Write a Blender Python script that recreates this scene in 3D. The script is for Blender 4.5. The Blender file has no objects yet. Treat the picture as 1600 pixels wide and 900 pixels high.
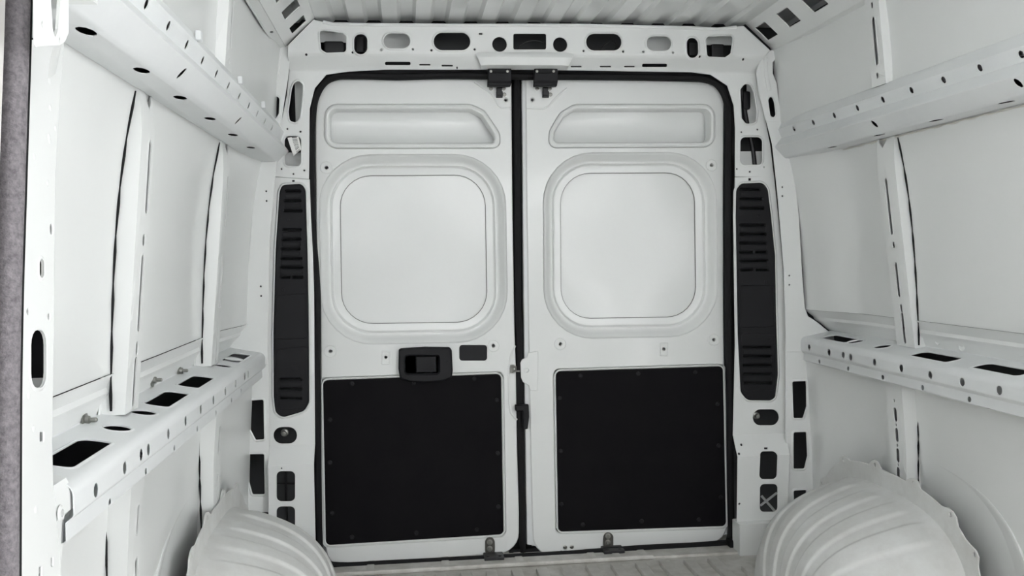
import bpy, bmesh, math, random
from mathutils import Vector, Matrix
from mathutils.geometry import tessellate_polygon
random.seed(4)
S = bpy.context.scene
COL = S.collection

# ------------------------------------------------------------------ camera, world, exposure
YAW, PITCH, ROLL = 0.11346, -0.03549, -0.01816
CAM = Vector((-0.4495, -3.4115, 1.1249)); FPX = 1450.0
FW = Vector((math.sin(YAW)*math.cos(PITCH), math.cos(YAW)*math.cos(PITCH), math.sin(PITCH)))
_r = Vector((math.cos(YAW), -math.sin(YAW), 0)); _u = _r.cross(FW)
RT = _r*math.cos(ROLL) + _u*math.sin(ROLL); UP = _u*math.cos(ROLL) - _r*math.sin(ROLL)
cd = bpy.data.cameras.new('camera'); cam = bpy.data.objects.new('camera', cd); COL.objects.link(cam)
cd.sensor_width = 36.0; cd.lens = FPX/1600*36.0; cd.clip_start = 0.02
M = Matrix((RT, UP, -FW)).transposed().to_4x4(); M.translation = CAM
cam.matrix_world = M; S.camera = cam

W = bpy.data.worlds.new('overcast_sky'); S.world = W; W.use_nodes = True
_bg = W.node_tree.nodes['Background']; _bg.inputs[0].default_value = (0.985, 0.993, 1.0, 1); _bg.inputs[1].default_value = 3.8
S.view_settings.view_transform = 'Standard'; S.view_settings.look = 'None'
S.view_settings.gamma = 1.0; S.view_settings.use_curve_mapping = False
S.view_settings.exposure = 1.15

XL, XR = -0.95, 1.02          # inner faces of the belt rails
ZR = 1.962                    # roof sheet height
YFR = -2.15                   # front end of the right wall: the sliding door in front of it stands open
YF = -2.16                    # front end of the cargo walls

# ------------------------------------------------------------------ geometry helpers
def ray(px, py): return RT*((px-800)/FPX) + UP*((450-py)/FPX) + FW
class Frame:
    def __init__(s, o, a, b):
        s.o = Vector(o); s.a = Vector(a).normalized(); s.b = Vector(b).normalized(); s.n = s.a.cross(s.b).normalized()
        if s.n.dot(CAM - s.o) < 0: s.n = -s.n
    def px(s, x, y):
        d = ray(x, y); t = (s.o - CAM).dot(s.n)/d.dot(s.n); p = CAM + d*t - s.o
        return (p.dot(s.a), p.dot(s.b))
    def pxs(s, pts): return [s.px(*p) for p in pts]
    def map(s, a, b, h): return s.o + s.a*a + s.b*b + s.n*h
def FY(y): return Frame((0, y, 0), (1, 0, 0), (0, 0, 1))      # plane facing the front
def FX(x): return Frame((x, 0, 0), (0, 1, 0), (0, 0, 1))      # plane along the van
def surf_px(px, py, g):                                        # on a rear surface Y = g(Z)
    y = -0.05
    for _ in range(6):
        d = ray(px, py); p = CAM + d*((y - CAM.y)/d.y); y = g(p.z)
    return (p.x, p.z)
def area(l): return 0.5*sum(l[i-1][0]*l[i][1] - l[i][0]*l[i-1][1] for i in range(len(l)))
def orient(l, ccw):
    l = [tuple(p) for p in l]
    return l if (area(l) > 0) == ccw else l[::-1]
def fil(pts, r, n=5):
    """round the corners of a polygon; r one radius or one for each corner"""
    m = len(pts); out = []
    for i in range(m):
        p = Vector(pts[i]); a = Vector(pts[i-1]) - p; b = Vector(pts[(i+1) % m]) - p
        ri = r[i] if isinstance(r, (list, tuple)) else r
        la, lb = a.length, b.length
        if ri <= 0 or la < 1e-6 or lb < 1e-6: out += [tuple(p)]*1 if ri <= 0 else [tuple(p)]*(n+1); continue
        ang = a.angle(b); t = min(ri/max(math.tan(ang/2), 1e-3), la*.48, lb*.48)
        A = p + a*(t/la); Bq = p + b*(t/lb)
        for k in range(n+1):
            f = k/n; w = math.sin(ang/2); dn = (1-f)**2 + 2*w*f*(1-f) + f*f; out.append(tuple((A*(1-f)**2 + p*(2*w*f*(1-f)) + Bq*f*f)/dn))
    return out
def offs(l, d):
    """offset a loop to its left by d (into the material)"""
    m = len(l); out = []
    for i in range(m):
        p = Vector(l[i]); a = p - Vector(l[i-1]); b = Vector(l[(i+1) % m]) - p
        if a.length < 1e-9: a = b
        if b.length < 1e-9: b = a
        na = Vector((-a.y, a.x)).normalized(); nb = Vector((-b.y, b.x)).normalized(); nn = na + nb
        if nn.length < .3: nn = na
        nn.normalize(); c = max(nn.dot(na), .5); q = p + nn*(d/c); out.append((q.x, q.y))
    return out
def inset_poly(pts, d):                                        # sharp-cornered polygon, CCW
    m = len(pts); out = []
    for i in range(m):
        p0, p1, p2 = Vector(pts[i-1]), Vector(pts[i]), Vector(pts[(i+1) % m])
        a = (p1-p0).normalized(); b = (p2-p1).normalized(); na = Vector((-a.y, a.x)); nb = Vector((-b.y, b.x))
        den = 1 + na.dot(nb); q = p1 + (na+nb)*(d/max(den, .2)); out.append((q.x, q.y))
    return out
def rect(x0, y0, x1, y1): return [(x0, y0), (x1, y0), (x1, y1), (x0, y1)]
def circ(c, r, n=12, e=1.0): return [(c[0]+r*math.cos(2*math.pi*k/n), c[1]+r*e*math.sin(2*math.pi*k/n)) for k in range(n)]
def dense(pts, n):                                             # closed Catmull-Rom through points
    out = []; m = len(pts)
    for i in range(m):
        p0, p1, p2, p3 = [Vector(pts[(i+k) % m]) for k in (-1, 0, 1, 2)]
        for k in range(n):
            t = k/n
            out.append(tuple(.5*((2*p1)+(p2-p0)*t+(2*p0-5*p1+4*p2-p3)*t*t+(3*p1-p0-3*p2+p3)*t**3)))
    return out
def open_spline(pts, n):
    q = [Vector(p) for p in pts]; q = [2*q[0]-q[1]] + q + [2*q[-1]-q[-2]]; out = []
    for i in range(1, len(q)-2):
        p0, p1, p2, p3 = q[i-1:i+3]
        for k in range(n):
            t = k/n; out.append(.5*((2*p1)+(p2-p0)*t+(2*p0-5*p1+4*p2-p3)*t*t+(3*p1-p0-3*p2+p3)*t**3))
    out.append(q[-2]); return out

class MB:
    def __init__(s): s.v = []; s.f = []
    def add(s, vs, fs):
        o = len(s.v); s.v += [tuple(x) for x in vs]; s.f += [tuple(i+o for i in f) for f in fs]
    def sheet(s, outer, holes, fmap, t=.003, b=.0012, cuts=(), back=0.0):
        """flat sheet with real holes, chamfered edges and a thickness, bent by fmap(a, b, h)"""
        loops = [orient(outer, True)] + [orient(h, False) for h in holes]
        ins = [offs(l, b) for l in loops]
        vs = []; fs = []; base = []
        for l, i in zip(loops, ins):
            base.append(len(vs)); n = len(l)
            vs += [(p[0], p[1], t) for p in i] + [(p[0], p[1], t-b) for p in l] + [(p[0], p[1], back) for p in l]
            o = base[-1]
            for k in range(n):
                k2 = (k+1) % n
                fs += [(o+k, o+n+k, o+n+k2, o+k2), (o+n+k, o+2*n+k, o+2*n+k2, o+n+k2)]
        tri = tessellate_polygon([[Vector((p[0], p[1], 0)) for p in i] for i in ins])
        idx = []
        for o, i in zip(base, ins): idx += [o+k for k in range(len(i))]
        fs += [tuple(idx[k] for k in tr) for tr in tri]
        if cuts:
            bm = bmesh.new(); bv = [bm.verts.new(v) for v in vs]
            for f in fs:
                try: bm.faces.new([bv[k] for k in f])
                except ValueError: pass
            for ax, val in cuts:
                no = (1, 0, 0) if ax == 0 else (0, 1, 0); co = (val, 0, 0) if ax == 0 else (0, val, 0)
                bmesh.ops.bisect_plane(bm, geom=bm.verts[:]+bm.edges[:]+bm.faces[:], plane_co=co, plane_no=no, dist=1e-6)
            bm.verts.index_update(); vs = [tuple(v.co) for v in bm.verts]; fs = [[v.index for v in f.verts] for f in bm.faces]; bm.free()
        s.add([fmap(*v) for v in vs], fs)
        return s
    def loft(s, loops, cap_last=False, cap_first=False, closed=True):
        n = len(loops[0]); vs = [p for l in loops for p in l]; fs = []
        for i in range(len(loops)-1):
            for k in range(n if closed else n-1):
                k2 = (k+1) % n; fs.append((i*n+k, i*n+k2, (i+1)*n+k2, (i+1)*n+k))
        if cap_last: fs.append(tuple((len(loops)-1)*n+k for k in range(n)))
        if cap_first: fs.append(tuple(range(n)))
        s.add(vs, fs); return s
    def rim(s, loop, fmap, w=.006, h=.004, t=.003):
        """raised lip around a hole (loop CW as a hole)"""
        l = orient(loop, False)
        prof = [(0.0, 0.0), (0.0, h*.7), (w*.3, h), (w*.7, h*.5), (w, 0.0)]
        s.loft([[fmap(p[0], p[1], t-.0005+hh) for p in offs(l, d)] for d, hh in prof]); return s
    def box(s, c, d, m=None, bev=.0):
        bm = bmesh.new(); bmesh.ops.create_cube(bm, size=1); bmesh.ops.scale(bm, vec=d, verts=bm.verts)
        if bev > 0: bmesh.ops.bevel(bm, geom=bm.edges[:], offset=bev, segments=2, affect='EDGES', profile=.6)
        bm.verts.index_update(); c = Vector(c)
        s.add([(m @ v.co if m else v.co) + c for v in bm.verts], [[v.index for v in f.verts] for f in bm.faces]); bm.free(); return s
    def tube(s, path, r, n=8, closed=False, flat=1.0, up=None):
        P = [Vector(p) for p in path]; loops = []; m = len(P)
        for i in range(m):
            a = P[(i-1) % m] if (closed or i) else P[i]; b = P[(i+1) % m] if (closed or i < m-1) else P[i]
            d = (b-a).normalized(); ref = Vector(up) if up else Vector((0, 1, 0) if abs(d.y) < .9 else (0, 0, 1))
            x = d.cross(ref).normalized(); y = x.cross(d).normalized()
            ri = r[i] if isinstance(r, (list, tuple)) else r
            loops.append([P[i] + x*(ri*math.cos(2*math.pi*k/n)) + y*(ri*flat*math.sin(2*math.pi*k/n)) for k in range(n)])
        if closed: s.loft(loops + [loops[0]])
        else: s.loft(loops, True, True)
        return s
    def lathe(s, o, axis, prof, n=14, cap=True):
        """prof: (radius, height along axis)"""
        a = Vector(axis).normalized(); x = a.orthogonal().normalized(); y = a.cross(x); o = Vector(o)
        s.loft([[o + a*h + (x*math.cos(2*math.pi*k/n) + y*math.sin(2*math.pi*k/n))*r for k in range(n)] for r, h in prof], cap); return s
    def grid(s, fn, nu, nv):
        vs = [fn(i/nu, j/nv) for i in range(nu+1) for j in range(nv+1)]
        s.add(vs, [(i*(nv+1)+j, (i+1)*(nv+1)+j, (i+1)*(nv+1)+j+1, i*(nv+1)+j+1) for i in range(nu) for j in range(nv)]); return s
    def mesh(s, name, mat, ang=32):
        me = bpy.data.meshes.new(name); bm = bmesh.new(); bv = [bm.verts.new(v) for v in s.v]
        for f in s.f:
            try: bm.faces.new([bv[k] for k in f])
            except ValueError: pass
        bmesh.ops.remove_doubles(bm, verts=bm.verts, dist=2e-5)
        bmesh.ops.dissolve_degenerate(bm, edges=bm.edges, dist=1e-6)
        bmesh.ops.recalc_face_normals(bm, faces=bm.faces)
        bm.to_mesh(me); bm.free()
        for p in me.polygons: p.use_smooth = True
        me.set_sharp_from_angle(angle=math.radians(ang)); me.materials.append(mat); return me
    def build(s, name, mat, parent=None, ang=32, weighted=True):
        o = bpy.data.objects.new(name, s.mesh(name, mat, ang)); COL.objects.link(o)
        if parent: o.parent = parent
        if weighted:
            w = o.modifiers.new('weighted_normals', 'WEIGHTED_NORMAL'); w.keep_sharp = True; w.weight = 80
        return o
def tag(o, label=None, cat=None, group=None, kind=None):
    if label: o['label'] = label
    if cat: o['category'] = cat
    if group: o['group'] = group
    if kind: o['kind'] = kind
    return o
def empty(name, loc=(0, 0, 0)):
    o = bpy.data.objects.new(name, None); COL.objects.link(o); o.empty_display_size = .05
    return o                                                     # parts carry world coordinates
def link_copy(src, name, loc, parent):
    c = bpy.data.objects.new(name, src); COL.objects.link(c); c.location = loc; c.parent = parent; return c

# ------------------------------------------------------------------ materials
def mat(name, col, rough=.5, metal=0.0, coat=0.0, bump=0.0, bscale=300, vary=None, vscale=4.0, spec=.5):
    m = bpy.data.materials.new(name); m.use_nodes = True; nt = m.node_tree; b = nt.nodes['Principled BSDF']
    b.inputs['Base Color'].default_value = (*col, 1); b.inputs['Roughness'].default_value = rough; b.inputs['Metallic'].default_value = metal
    b.inputs['Coat Weight'].default_value = coat; b.inputs['Coat Roughness'].default_value = .09
    b.inputs['Specular IOR Level'].default_value = spec
    tc = nt.nodes.new('ShaderNodeTexCoord')
    if vary:
        nz = nt.nodes.new('ShaderNodeTexNoise'); nz.inputs['Scale'].default_value = vscale; nz.inputs['Detail'].default_value = 8; nz.inputs['Roughness'].default_value = .65
        rp = nt.nodes.new('ShaderNodeValToRGB'); rp.color_ramp.elements[0].position = .32; rp.color_ramp.elements[1].position = .68
        rp.color_ramp.elements[0].color = (*vary, 1); rp.color_ramp.elements[1].color = (*col, 1)
        nt.links.new(tc.outputs['Object'], nz.inputs['Vector']); nt.links.new(nz.outputs['Fac'], rp.inputs['Fac']); nt.links.new(rp.outputs['Color'], b.inputs['Base Color'])
    if bump:
        n2 = nt.nodes.new('ShaderNodeTexNoise'); n2.inputs['Scale'].default_value = bscale; n2.inputs['Detail'].default_value = 3
        bp = nt.nodes.new('ShaderNodeBump'); bp.inputs['Strength'].default_value = bump; bp.inputs['Distance'].default_value = .002
        nt.links.new(tc.outputs['Object'], n2.inputs['Vector']); nt.links.new(n2.outputs['Fac'], bp.inputs['Height']); nt.links.new(bp.outputs['Normal'], b.inputs['Normal'])
    return m
PAINT = mat('white_gloss_paint', (.80, .815, .805), .36, coat=.32, bump=.03, bscale=60, vary=(.78, .795, .785), vscale=3)
SATIN = mat('white_primer_paint', (.77, .79, .79), .42, coat=.12, bump=.05, bscale=90, vary=(.73, .75, .755), vscale=5)
DUSTY = mat('dusty_white_paint', (.72, .73, .72), .5, bump=.10, bscale=70, vary=(.60, .60, .58), vscale=9)
FLOORM = mat('worn_floor_paint', (.68, .67, .64), .5, bump=.25, bscale=60, vary=(.44, .425, .39), vscale=11)
BLACKP = mat('black_moulded_plastic', (.006, .006, .008), .55, spec=.3, bump=.12, bscale=500)
BOARD = mat('black_hardboard', (.0045, .004, .0055), .75, bump=.10, bscale=350, vary=(.0065, .006, .007), vscale=9, spec=.12)
RUBBER = mat('black_rubber', (.006, .006, .007), .65, spec=.25, bump=.05, bscale=200)
STEEL = mat('bare_steel', (.13, .125, .115), .5, metal=1.0, bump=.1, bscale=150)
ZINC = mat('zinc_plated_steel', (.30, .30, .28), .38, metal=1.0)
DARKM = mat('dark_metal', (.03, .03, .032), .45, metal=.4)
SHADED_ECOAT = mat('cavity_shaded_ecoat', (.06, .063, .066), .6)  # electrocoat grey set extra dark, so cavity shade is in the colour
GROOVE_SHADE = mat('groove_shade_grey', (.16, .16, .155), .7)  # grey for the shade line of the window groove
SEALER = mat('seam_sealer', (.70, .69, .64), .6, bump=.3, bscale=120)
CARPET = mat('grey_needle_felt', (.25, .235, .245), .95, bump=.9, bscale=420, vary=(.13, .12, .13), vscale=160, spec=.1)
GREYP = mat('grey_trim_plastic', (.55, .54, .52), .6)
CABLE = mat('black_cable', (.012, .012, .014), .5)
def make_label_mat():
    m = bpy.data.materials.new('printed_barcode_paper'); m.use_nodes = True; nt = m.node_tree; b = nt.nodes['Principled BSDF']
    b.inputs['Roughness'].default_value = .7
    tc = nt.nodes.new('ShaderNodeTexCoord'); nz = nt.nodes.new('ShaderNodeTexNoise'); nz.noise_dimensions = '1D'; nz.inputs['Scale'].default_value = 26
    sp = nt.nodes.new('ShaderNodeSeparateXYZ'); gt = nt.nodes.new('ShaderNodeMath'); gt.operation = 'GREATER_THAN'; gt.inputs[1].default_value = .52
    band = nt.nodes.new('ShaderNodeMath'); band.operation = 'COMPARE'; band.inputs[1].default_value = .62; band.inputs[2].default_value = .22
    mul = nt.nodes.new('ShaderNodeMath'); mul.operation = 'MULTIPLY'; mx = nt.nodes.new('ShaderNodeMix'); mx.data_type = 'RGBA'
    mx.inputs['A'].default_value = (.85, .85, .83, 1); mx.inputs['B'].default_value = (.06, .06, .06, 1)
    L = nt.links.new
    L(tc.outputs['UV'], sp.inputs[0]); L(sp.outputs['X'], nz.inputs['W']); L(nz.outputs['Fac'], gt.inputs[0]); L(sp.outputs['Y'], band.inputs[0])
    L(gt.outputs[0], mul.inputs[0]); L(band.outputs[0], mul.inputs[1]); L(mul.outputs[0], mx.inputs['Factor']); L(mx.outputs['Result'], b.inputs['Base Color'])
    return m
LABEL = make_label_mat()

# ================================================================== SETTING
# ---- floor
fl = MB(); fl.box(((XL+XR)/2, (YF-.6+.12)/2, -.02), (2.4, .72-YF, .04)); floor = tag(fl.build('floor', FLOORM), 'worn grey-white ribbed steel load floor of the van', 'floor', kind='structure')
sill = MB(); sill.box((.02, -.045, .004), (1.62, .15, .012), bev=.004); sill.build('sill_strip', FLOORM, floor)
sr = MB(); sr.box((-.18, -.118, .010), (1.22, .022, .016), bev=.006); sr.build('sill_ridge', FLOORM, floor)
rb = MB(); rb.box((0, 0, 0), (.040, 2.2, .024), bev=.008); rbm = rb.mesh('floor_rib', FLOORM)
for k in range(19):
    x = -.80 + k*.0895
    ln = 0 if x < .66 else .1
    link_copy(rbm, 'floor_rib', (x, -1.28-ln, .004), floor)
shb = MB(); shb.box((0, 0, 0), (.03, .11, .014), bev=.005); shm = shb.mesh('floor_bead', FLOORM)
for x in (-.60, -.33, -.06, .21, .30, .40): link_copy(shm, 'floor_bead', (x, -.04, .0055), floor)

# ---- outer body shell behind everything
wl = MB(); wl.box((XL-.20, (YF-.02+.16)/2, .98), (.02, .18-YF, 2.10)); wall_left = tag(wl.build('wall_left', SHADED_ECOAT), 'white painted left side wall of the cargo bay', 'wall', kind='structure')
wr = MB(); wr.box((XR+.20, (YFR+.16)/2, .98), (.02, .16-YFR, 2.10)); wr.box((XR+.20, (YFR+YF-.75)/2, 1.77), (.02, YFR-YF+.75, .54)); wall_right = tag(wr.build('wall_right', SHADED_ECOAT), 'white painted right side wall of the cargo bay', 'wall', kind='structure')
wb = MB(); wb.box((.035, .16, 1.0), (2.40, .02, 2.10)); wall_rear = tag(wb.build('wall_rear', SHADED_ECOAT), 'white painted steel door frame at the rear of the van', 'wall', kind='structure')
ce = MB(); ce.box((.02, (YF-.6+.16)/2, 2.045), (2.40, .76-YF, .02)); ceiling = tag(ce.build('ceiling', SHADED_ECOAT), 'white ribbed sheet metal roof above the cargo bay', 'ceiling', kind='structure')

# ---- roof sheet with ribs along the van
def roof_sheet():
    m = MB(); prof = []
    x = -.86
    while x < .90:
        prof += [(x, ZR), (x+.052, ZR), (x+.064, ZR+.012), (x+.104, ZR+.012)]
        x += .116
    prof.append((x, ZR))
    m.loft([[(px, y, z + .012*max(0, (-.25-y))) for px, z in prof] for y in (-.02, -.25, -.8, -1.5, YF-.2)], closed=False)
    return m.build('roof_sheet', PAINT, ceiling)
roof_sheet()

# ---------------------------------------------------------------- side walls
def side_objects(sd, wall):
    X0 = XL if sd < 0 else XR
    sx = -1 if sd < 0 else 1
    def U(u): return X0 + sx*u
    # --- belt rail: unrolled sheet bent to a channel
    def bent(prof):
        acc = [0.0]
        for i in range(1, len(prof)): acc.append(acc[-1] + (Vector(prof[i])-Vector(prof[i-1])).length)
        def pos(s):
            s = min(max(s, 0), acc[-1]-1e-9)
            for i in range(1, len(prof)):
                if s <= acc[i]:
                    f = (s-acc[i-1])/(acc[i]-acc[i-1]); p = Vector(prof[i-1]).lerp(Vector(prof[i]), f)
                    d = (Vector(prof[i])-Vector(prof[i-1])).normalized(); return p, Vector((-d.y, d.x))
        def fmap(y, s, h):
            p, n = pos(s); p = p + n*h
            return (U(p.x), y, p.y)
        return acc, fmap
    # (u, z) from the lower lip round to the back
    ZT = .798
    arc = [(.020-.020*math.sin(math.radians(a)), ZT-.020+.020*math.cos(math.radians(a))) for a in (90, 72, 54, 36, 18, 0)]
    bp = [(.110, .716), (.016, .708), (.012, .711), (.012, .738), (.001, .747), (0, .750)] + arc + [(.122, ZT+.019), (.126, ZT+.026), (.125, ZT+.036)]
    acc, bmap = bent(bp)
    def s_front(z): return acc[5] + (z-.750)
    def s_low(z): return acc[2] + (z-.711)
    def s_top(u): return acc[11] + (u-.020)
    FF = FX(U(0)); FT = Frame((0, 0, ZT+.002), (1, 0, 0), (0, 1, 0)); FL = FX(U(.012))
    holes = []
    if sd < 0:
        fr = [(148.7,766),(193.9,731),(219.6,710.3),(231,702.5),(262.3,677.8),(289.3,657.5),(313,639.8),(332.8,625),(351.4,611.5),(367.4,599.7),(382,588),(387,585)]
        lo = [(170.6,785.5),(227.2,737.3),(271.6,700.6),(307.5,670.2),(336.6,645.7),(361.1,625.4),(376,611)]
        big = [(112, 176), (262, 296), (309, 335), (372, 391)]; ov = [182.5, 223.5, 346.8, 365]
        y0, y1 = -1.975, -.055
    else:
        fr = [(1245,538),(1264.8,543),(1295.8,550.3),(1318,555),(1329.5,558),(1367,566),(1408.8,575.3),(1454,586),(1504,597),(1562,610)]
        lo = [(1281,565),(1326,576),(1380,589.5),(1442,605.5),(1515.5,624)]
        big = [(1282, 1321), (1420, 1479), (1516, 1589)]; ov = [1337, 1379]
        y0, y1 = YFR+.01, -.078
    for p in fr:
        y, z = FF.px(*p)
        if y0+.02 < y < y1-.02: holes.append(circ((y, s_front(z)), .012, 10, .95))
    for p in lo:
        y, z = FL.px(*p)
        if y0+.02 < y < y1-.02: holes.append(circ((y, s_low(z)), .0088, 10, .85))
    def y_at(pxx, x, z):
        lo_, hi_ = -2.3, .3
        for _ in range(40):
            mid = (lo_+hi_)/2; d = Vector((x, mid, z))-CAM; q = 800 + FPX*d.dot(RT)/d.dot(FW)
            if (q < pxx) == (sd < 0): lo_ = mid
            else: hi_ = mid
        return (lo_+hi_)/2
    def top_pt(p):
        x, y = FT.px(*p); return (y, s_top(max(.028, min(.110, sx*(x-X0)))))
    for xa_, xb_ in big:
        ya, yb = sorted((y_at(xa_, U(.029), ZT+.003), y_at(xb_, U(.029), ZT+.003)))
        holes.append(fil(rect(ya, s_top(.029), yb, s_top(.084)), [.012, .012, .02, .02]))
    for cx in ov:
        holes.append(circ((y_at(cx, U(.057), ZT+.003), s_top(.057)), .027, 16, .95))
    m = MB(); m.sheet(rect(y0, 0, y1, acc[-1]), holes, bmap, .0018, .0006, cuts=[(1, a) for a in acc[1:-1]])
    for h in holes[-(len(big)+len(ov)):]: m.rim(h, bmap, .007, .0025, .0018)
    m.build('belt_rail', SATIN, wall)
    # --- upper rail
    up = [(.034, 1.478), (.004, 1.467), (-.054, 1.468), (-.062, 1.473), (-.094, 1.506), (-.093, 1.511), (-.072, 1.538), (-.069, 1.542), (-.082, 1.573), (-.078, 1.578), (-.066, 1.602), (-.060, 1.607), (-.03, 1.61)]
    uacc, umap0 = bent(up); umap = lambda y, s, h: umap0(y, s, h)
    hs = []
    def seg_hole(p, i, r, e):
        a, b = up[i], up[i+1]; A = Vector((U(a[0]), 0, a[1])); Bq = Vector((U(b[0]), 0, b[1]))
        Fq = Frame(A, (0, 1, 0), Bq-A); y, s = Fq.px(*p); L = (Bq-A).length
        hs.append(circ((y, uacc[i]+min(max(s, r*e*1.2), L-r*e*1.2)), r, 10, e))
    if sd < 0:
        for p in [(227.5,5.8),(262,40),(290.7,69.4),(315.6,94),(337.3,114.7),(356,133.5),(373,150),(388,164.5),(401,177),(413,189),(424,199.4)]: seg_hole(p, 7, .0095, 1.0)
        for p in [(283,114),(371.7,188)]: seg_hole(p, 3, .010, 1.4)
        for p in [(149.7,47.7),(236,109),(292.4,151.7),(336.6,184.7),(370,210),(397.7,230)]: seg_hole(p, 1, .030, .42)
    else:
        for p in [(1240.9,201.1),(1271,191),(1303.9,180),(1340,168.3),(1380,155.4),(1424.6,140.7),(1474.8,124.5),(1531.7,105.8),(1596.3,84.8)]: seg_hole(p, 7, .0095, 1.0)
        for p in [(1363.5,189.6),(1588,125.5)]: seg_hole(p, 3, .010, 1.4)
        for p in [(1270.5,229),(1341,210),(1425,187),(1533,158.5)]: seg_hole(p, 1, .030, .36)
    yu_ = YF
    m = MB(); m.sheet(rect(yu_, 0, -.03 if sd < 0 else -.06, uacc[-1]), hs, umap, .0018, .0006, cuts=[(1, a) for a in uacc[1:-1]])
    m.sheet(up + [(.03, 1.61)], [], lambda a, b, h: (U(a), yu_-h, b), .002, .0006)
    m.build('cargo_rail', SATIN, wall)
    # --- skins
    def usk(z):
        t = (z-.89)/(1.475-.89); return .098 - .028*t - .040*t**3
    yf_ = YF if sd < 0 else YFR
    def tap(y, d): t = min(max((y+.42)/.34, 0), 1); return d*t*t*(3-2*t)
    dm, dl = (.040, .044) if sd < 0 else (.074, .070)
    z0s, z1s = .900, 1.476
    m = MB(); m.grid(lambda a, b: (U(usk(z0s+(z1s-z0s)*b)-tap(yf_+(-.06-yf_)*a, dm)), yf_+(-.06-yf_)*a, z0s+(z1s-z0s)*b), 40, 24); m.build('skin_panel', PAINT, wall)
    # bolt strip with a bead
    st = [(.126, .812), (.114, .845), (.107, .855), (.103, .862), (.107, .872), (.097, .893), (.092, .900)]
    m = MB(); m.loft([[(U(u-tap(y, dm)*max(0, (z-.812)/.088)), y, z) for u, z in st] for y in [yf_+(-.06-yf_)*k/30 for k in range(31)]], closed=False); m.build('bolt_strip', PAINT, wall)
    m = MB(); m.grid(lambda a, b: (U(.085+.035*math.sin(math.pi*.5*(1-b))-.02*(1-b)**6-tap(yf_+(-.06-yf_)*a, dl)), yf_+(-.06-yf_)*a, -.02+.78*b), 40, 16); m.build('skin_panel', PAINT, wall)
    # upper skin between rail and roof
    m = MB(); m.grid(lambda a, b: (U((-.036 if sd < 0 else -.050)-.028*b**2-tap(YF+(-.05-YF)*a, .022)), YF+(-.05-YF)*a, 1.56+(1.885-1.56)*b), 40, 8); m.build('skin_panel', PAINT, wall)
    # seam sealer beads
    if sd > 0:
        sb = MB(); sb.tube([(U(usk(1.466)-.003), y, 1.4655+.0012*math.sin(y*70)) for y in [-.18-k*.02 for k in range(72)]], [.0028+.0012*math.sin(k*1.7) for k in range(72)], 6); sb.build('seam_sealer', SEALER, wall)
    # --- ribs between the rails and below the belt rail
    def rib(name, yf, w, z0, z1, uin, depth, slots, notch=False, mir=1):
        """hat section: front side, slotted inboard face, back side; yf = front edge of the inboard face"""
        n = 14; fold = [0, .014, .014+depth, .014+depth+w, .014+2*depth+w, .028+2*depth+w]
        def fm(s, z, h):
            u = uin(z); du = depth
            ds = [(-.014-.008, du), (-.008, du), (0, 0), (w, 0), (w+.008, du), (w+.022, du)]
            for i in range(1, 6):
                if s <= fold[i]+1e-7 or i == 5:
                    f = (s-fold[i-1])/(fold[i]-fold[i-1]); a, b = Vector(ds[i-1]), Vector(ds[i]); q = a.lerp(b, f); d = (b-a).normalized(); nrm = Vector((d.y, -d.x)); break
            q = q + nrm*h
            return (U(u + q.y), yf + q.x, z)
        off = .014+depth
        hl = []
        for (a, zc, hw, hh) in slots:
            hl.append(fil(rect(off+a-hw, zc-hh, off+a+hw, zc+hh), hw*.95))
        if notch:
            outer = [(0, z0), (fold[-1], z0), (fold[-1], z1), (off+w*.98, z1), (off+w*.88, z1-.03), (off+w*.66, z1-.048), (off+w*.44, z1-.03), (off+w*.36, z1), (0, z1)]
        else: outer = rect(0, z0, fold[-1], z1)
        m = MB(); m.sheet(outer, hl, fm, .0025, .001, cuts=[(0, a) for a in fold[1:-1]] + [(1, z0+(z1-z0)*k/n) for k in range(1, n)])
        for h in hl: 
            if max(p[1] for p in h)-min(p[1] for p in h) > .06: m.rim(h, fm, .005, .0015, .0025)
        rbo = m.build(name, PAINT, wall)
        if name != 'roof_rib':
            zz_ = [z0+.01+(z1-z0-.03)*k/20 for k in range(21)]
            mm = MB(); mm.tube([(U(min(uin(z)+depth, usk(z) if z > .85 else .100)-.0015), yf-.011, z) for z in zz_], [.0025+.0012*math.sin(k*2.1) for k in range(21)], 6); mm.build('mastic_bead', RUBBER, rbo, weighted=False)
        return rbo
    ub = .076 if sd < 0 else .092
    def uin(z): return ub - (ub-.014)*(z-.80)/(1.49-.80) + .012*max(0, (z-1.36)/.12)**2
    lowu = lambda z: .045 + .02*math.sin(math.pi*(z-.1)/.62)
    if sd < 0:
        sl1 = [(.055, 1.30, .010, .075), (.052, 1.17, .009, .012), (.05, 1.06, .010, .080), (.05, .945, .008, .014), (.045, .875, .010, .052)]
        rib('side_rib', -1.452, .085, .814, 1.488, uin, .046, sl1, True); rib('side_rib', -.605, .085, .814, 1.488, uin, .046, sl1[::2], True)
        rib('body_rib', FX(U(.05)).px(206, 790)[0], .085, .02, .73, lowu, .05, [(.05, .40, .010, .12), (.05, .60, .008, .03)])
        rib('body_rib', FX(U(.05)).px(341, 760)[0], .085, .24, .73, lowu, .05, [(.05, .45, .010, .05), (.05, .60, .010, .04)])
    else:
        rib('side_rib', -.705, .098, .814, 1.488, uin, .046, [(.055, 1.255, .008, .088), (.053, 1.135, .007, .009), (.052, 1.025, .008, .054), (.05, .935, .007, .012), (.048, .872, .008, .048)], True)
        rib('body_rib', -.70, .09, .30, .73, lowu, .05, [(.045, .60, .009, .022), (.045, .535, .009, .022), (.045, .47, .009, .022), (.045, .41, .009, .022), (.045, .567, .004, .0045), (.045, .502, .004, .0045), (.045, .44, .004, .0045), (.045, .645, .004, .0045)])
    # upper rib between upper rail and roof side rail
    urib = lambda z: (-.058 if sd < 0 else -.068) - .09*(z-1.6)
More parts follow.
